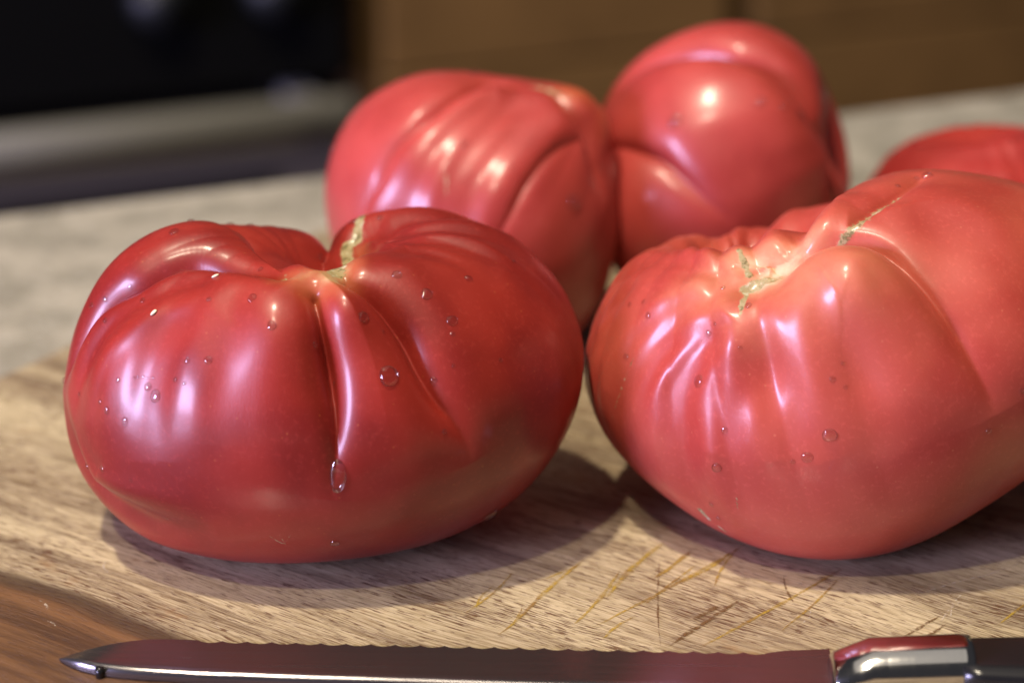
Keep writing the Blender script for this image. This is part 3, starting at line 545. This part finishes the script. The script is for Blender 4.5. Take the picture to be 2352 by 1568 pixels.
 "D":[[3.927,1.765,13.0,1.0,""],[4.067,0.75,10.0,1.0,"third small bead from the left on the tallest rear tomato"],[3.944,1.102,10.0,1.0,"first small bead from the left on the tallest rear tomato"],[3.997,0.909,7.0,1.0,"second small bead from the left on the tallest rear tomato"]]},"5":{"a":0.042,"b":0.04,"c":0.028,"dd":0.01,"dw":0.014,"rot":[12.0,100.0,0.0],"C":[0.134,0.645,0.0275],
 "S":[0.976,0.935,0.892,0.841,0.785,0.731,0.679,0.984,0.955,0.908,0.847,0.785,0.73,0.679,0.989,0.969,0.901,0.828,0.769,0.722,0.679,0.981,0.921,0.84,0.782,0.744,0.711,0.68,0.965,0.83,0.749,0.734,0.721,0.702,0.68,0.954,0.799,0.718,0.713,0.708,0.696,0.681,0.952,0.828,0.75,0.72,0.706,0.694,0.681,0.955,0.865,0.794,0.749,0.721,0.7,0.68,0.962,0.895,0.835,0.785,0.745,0.711,0.68,0.969,0.917,0.867,0.818,0.77,0.723,0.679],"seed":35,
 "G":[["s",[[3.351,1.147,1.0,8.0],[3.787,0.75,1.4,9.0],[4.407,0.587,1.6,9.0],[5.21,0.712,1.6,9.0]]],
  ["s",[[3.875,1.058,0.5,9.0],[4.259,0.92,1.2,9.0],[4.66,0.798,1.2,9.0],[5.114,0.889,1.0,9.0]]],
  ["s",[[2.993,0.808,0.6,6.0],[2.679,0.373,0.9,6.0],[1.649,0.237,1.0,6.0],[5.664,0.433,1.0,6.0]]]],
 "M":{"scar":[],"pale":[]},"rib":1,"ribs":[0.5,16],"scar_r":0.05,"e":0.9,"eb":0.9,"shear":[0,0],
 "D":[[3.107,0.666,8.0,1.0,"only small water bead on the half hidden tomato at the far right edge"]]}}

def build_tomato(T, label, mat, nt, npz, scar_mat=None):
    TH, PH, P, NN, masks = tomato_surface(T, nt, npz)
    C = np.array([T['C'][0], T['C'][1], 0.])
    V = (P-C).reshape(-1, 3)
    # one vertex at each pole
    verts = np.vstack([V[:nt].mean(0)[None], V[nt:-nt], V[-nt:].mean(0)[None]])
    nr = npz-2; last = len(verts)-1
    i = np.arange(nt); j = (i+1) % nt; quads = []
    for r in range(nr-1):
        a = 1+r*nt; quads.append(np.stack([a+i, a+nt+i, a+nt+j, a+j], 1))
    faces = np.vstack(quads).tolist()
    faces += [(0, 1+int(k), 1+(int(k)+1) % nt) for k in i]; b = 1+(nr-1)*nt
    faces += [(last, b+(int(k)+1) % nt, b+int(k)) for k in i]
    root = empty('tomato', C); tag(root, label, 'tomato')
    o = mesh_obj('flesh', verts, faces, mat, root)
    pick = lambda a: np.concatenate([[a[:nt].mean()], a[nt:-nt], [a[-nt:].mean()]])
    for k in ('scar', 'pale'):
        at = o.data.attributes.new(k, 'FLOAT', 'POINT'); at.data.foreach_set('value', pick(masks[k]).astype(np.float32))
    tp = np.stack([np.cos(TH), np.sin(TH), PH], -1).reshape(-1, 3)
    tpv = np.stack([pick(tp[:, q]) for q in range(3)], 1).astype(np.float32)
    at = o.data.attributes.new('tp', 'FLOAT_VECTOR', 'POINT'); at.data.foreach_set('vector', tpv.ravel())
    if scar_mat:
        rnd = np.random.RandomState(T['seed']+3); K = int(np.searchsorted(PH[:, 0], T.get('scar_r', .13)))
        sv, sf = [], []; st = 4; n2 = nt//st
        for r in range(1, K+1):
            for q in range(n2):
                t = r/K; ph1 = TH[0, q*st]
                lim = 1+.28*math.sin(3*ph1+1)+.2*math.sin(5*ph1+T['seed'])+.14*math.sin(11*ph1)
                rr = min(npz-1, max(1, int(round(r*lim))))
                h = (.0006+.0011*rnd.rand()*(1-t))*(1-t**3)-.0004*t**3
                sv.append(P[rr, q*st]-C+NN[rr, q*st]*h)
        for r in range(K-1):
            for q in range(n2):
                a, b2 = r*n2+q, r*n2+(q+1) % n2; sf.append((a, a+n2, b2+n2, b2))
        sf.append(tuple(range(n2)))
        mesh_obj('stem_scar', sv, sf, scar_mat, root)
    T['_P'], T['_N'], T['_TH'], T['_PH'] = P, NN, TH, PH
    return root
def surface_at(T, th, ph):
    TH, PH = T['_TH'], T['_PH']; r = int(np.abs(PH[:, 0]-ph).argmin()); q = int(round(th/(2*math.pi)*TH.shape[1])) % TH.shape[1]
    return T['_P'][r, q], T['_N'][r, q]

s = N('cork_scar'); ob = s.coord('Object'); cn = s.noise(ob, 380., 4., .65)
c = s.mix(s.ramp(cn, .36, .48), (.10, .10, .03), (.42, .33, .15)); c = s.mix(s.ramp(cn, .54, .64), c, (.64, .62, .50))
c = s.mix(s.math('MULTIPLY', s.ramp(s.noise(ob, 150., 2.), .5, .62), .7), c, (.26, .30, .06))
MAT['cork'] = s.done(s.bsdf(Base_Color=c, Roughness=.5, Normal=s.bump(cn, .6, .0008)))

RED = tomato_material('tomato_skin_dark', (.30, .023, .015), (.205, .012, .009), (.46, .13, .045), (.50, .36, .18), .55)
PINK = tomato_material('tomato_skin_light', (.46, .078, .052), (.38, .046, .033), (.60, .225, .12), (.60, .45, .28), .8)
MIDR = tomato_material('tomato_skin_mid', (.43, .056, .046), (.34, .036, .030), (.52, .13, .04), (.55, .4, .15), .8)
MIDD = tomato_material('tomato_skin_deep', (.40, .034, .028), (.30, .022, .020), (.50, .12, .04), (.55, .4, .15), .8)
INFO = {
 '1': ('dark red ribbed beefsteak tomato at front left, split by two deep grooves in front', RED, 900, 420),
 '2': ('light pinkish red beefsteak tomato at front right with pale orange stem end', PINK, 900, 420),
 '3': ('rear tomato behind the dark front left one, with narrow slanting ribs and blue window glare', MIDR, 600, 300),
 '4': ('tallest rear tomato, with a smooth bulge on top and a small lobe low down', MIDR, 600, 300),
 '5': ('tomato at the far right edge, half hidden behind the light pinkish red one', MIDD, 400, 200),
}
for k, (lab, mat, nt, npz) in INFO.items():
    build_tomato(TOMATOES[k], lab, mat, nt, npz, MAT['cork'] if k in '12' else None)

# ------------------------------------------------------------------ water droplets and seeds
def drop_mesh(name, seed):
    rnd = random.Random(seed); n, m = 22, 8; vs, fs = [], []
    w1, w2 = rnd.uniform(0, 6), rnd.uniform(0, 6)
    for r in range(m):
        t = r/(m-1); rad = math.cos(t*1.5708)**.75; z = math.sin(t*1.5708)
        if r == m-1: vs.append((0, 0, .52)); break
        for k in range(n):
            a = 2*math.pi*k/n; q = rad*(1+.05*math.sin(2*a+w1)+.035*math.sin(3*a+w2)); vs.append((q*math.cos(a), q*math.sin(a), z*.52))
    for r in range(m-2):
        for k in range(n): fs.append((r*n+k, r*n+(k+1) % n, (r+1)*n+(k+1) % n, (r+1)*n+k))
    top = (m-1)*n
    for k in range(n): fs.append(((m-2)*n+k, (m-2)*n+(k+1) % n, top))
    # rounded underside that dips into the skin
    c = len(vs); vs.append((0, 0, -.30))
    for k in range(n): fs.append(((k+1) % n, k, c))
    me = bpy.data.meshes.new(name); me.from_pydata(vs, [], fs); me.update(); me.polygons.foreach_set('use_smooth', [True]*len(me.polygons)); me.materials.append(MAT['water'])
    return me
DROPS = [drop_mesh('water_droplet', k) for k in range(6)]
SPECIAL = {('1', 0): 'largest round water drop, on the narrow middle lobe of the dark front left tomato',
           ('1', 6): 'round water drop in the blue window glare on the dark front left tomato',
           ('1', 18): 'long runny water drop below the deep front groove of the dark front left tomato',
           ('1', 20): 'big water drop hanging under the lower right curve of the dark front left tomato',
           ('2', 0): 'oval water drop in the blue glare of the light pinkish red tomato',
           ('2', 1): 'largest clear water drop in the middle of the light pinkish red tomato',
           ('3', 0): 'blurred water drop on the right side of the slant ribbed rear tomato',
           ('4', 0): 'blurred water drop in the glare on the tallest rear tomato'}
GROUPS = {'1': 'water beads on the dark red front tomato', '2': 'water beads on the light pinkish front tomato', '3': 'water beads on the ribbed rear tomato', '4': 'water beads on the tallest rear tomato', '5': 'water beads on the far right tomato'}
cd = Vector((0, math.cos(math.radians(22)), -math.sin(math.radians(22))))
FP = 1176/math.tan(math.radians(12.5))
for k, T in TOMATOES.items():
    for i, (th, ph, rp, el, lab) in enumerate(T['D']):
        p, n = surface_at(T, th, ph); p, n = Vector(p), Vector(n)
        rad = 1.25*rp/FP*(p-Vector((0, 0, CAM_H))).dot(cd)
        o = bpy.data.objects.new('water_droplet', DROPS[i % 6]); COL.objects.link(o)
        down = Vector((0, 0, -1)); yv = (down-n*down.dot(n)); yv = yv.normalized() if yv.length > .1 else Vector((0, 1, 0)); xv = yv.cross(n)
        hgt = 1.0 if rp < 9 else .85
        M3 = Matrix((xv*rad, yv*rad*el, n*rad*hgt)).transposed()
        o.matrix_world = Matrix.Translation(p) @ M3.to_4x4()
        tag(o, SPECIAL.get((k, i)) or lab, 'water drop', GROUPS[k])
    for i, (th, ph) in enumerate(T.get('seeds', [])):
        p, n = surface_at(T, th, ph); p, n = Vector(p), Vector(n)
        bm = bmesh.new(); bmesh.ops.create_uvsphere(bm, u_segments=16, v_segments=8, radius=1)
        for v in bm.verts: v.co.x *= 1+.25*v.co.y
        sd = bm_obj('tomato_seed', bm, MAT['seed'], None, True)
        yv = Vector((.6, .2, .75)); yv = (yv-n*yv.dot(n)).normalized(); xv = yv.cross(n)
        sd.matrix_world = Matrix.Translation(p+n*.0002) @ Matrix((xv*.00045, yv*.0009, n*.0003)).transposed().to_4x4()
        tag(sd, ['tiny pale seed stuck near the top rim of the dark front left tomato', 'tiny pale seed between warm highlights on the dark front left tomato'][i], 'seed', 'seeds on the dark red front tomato')
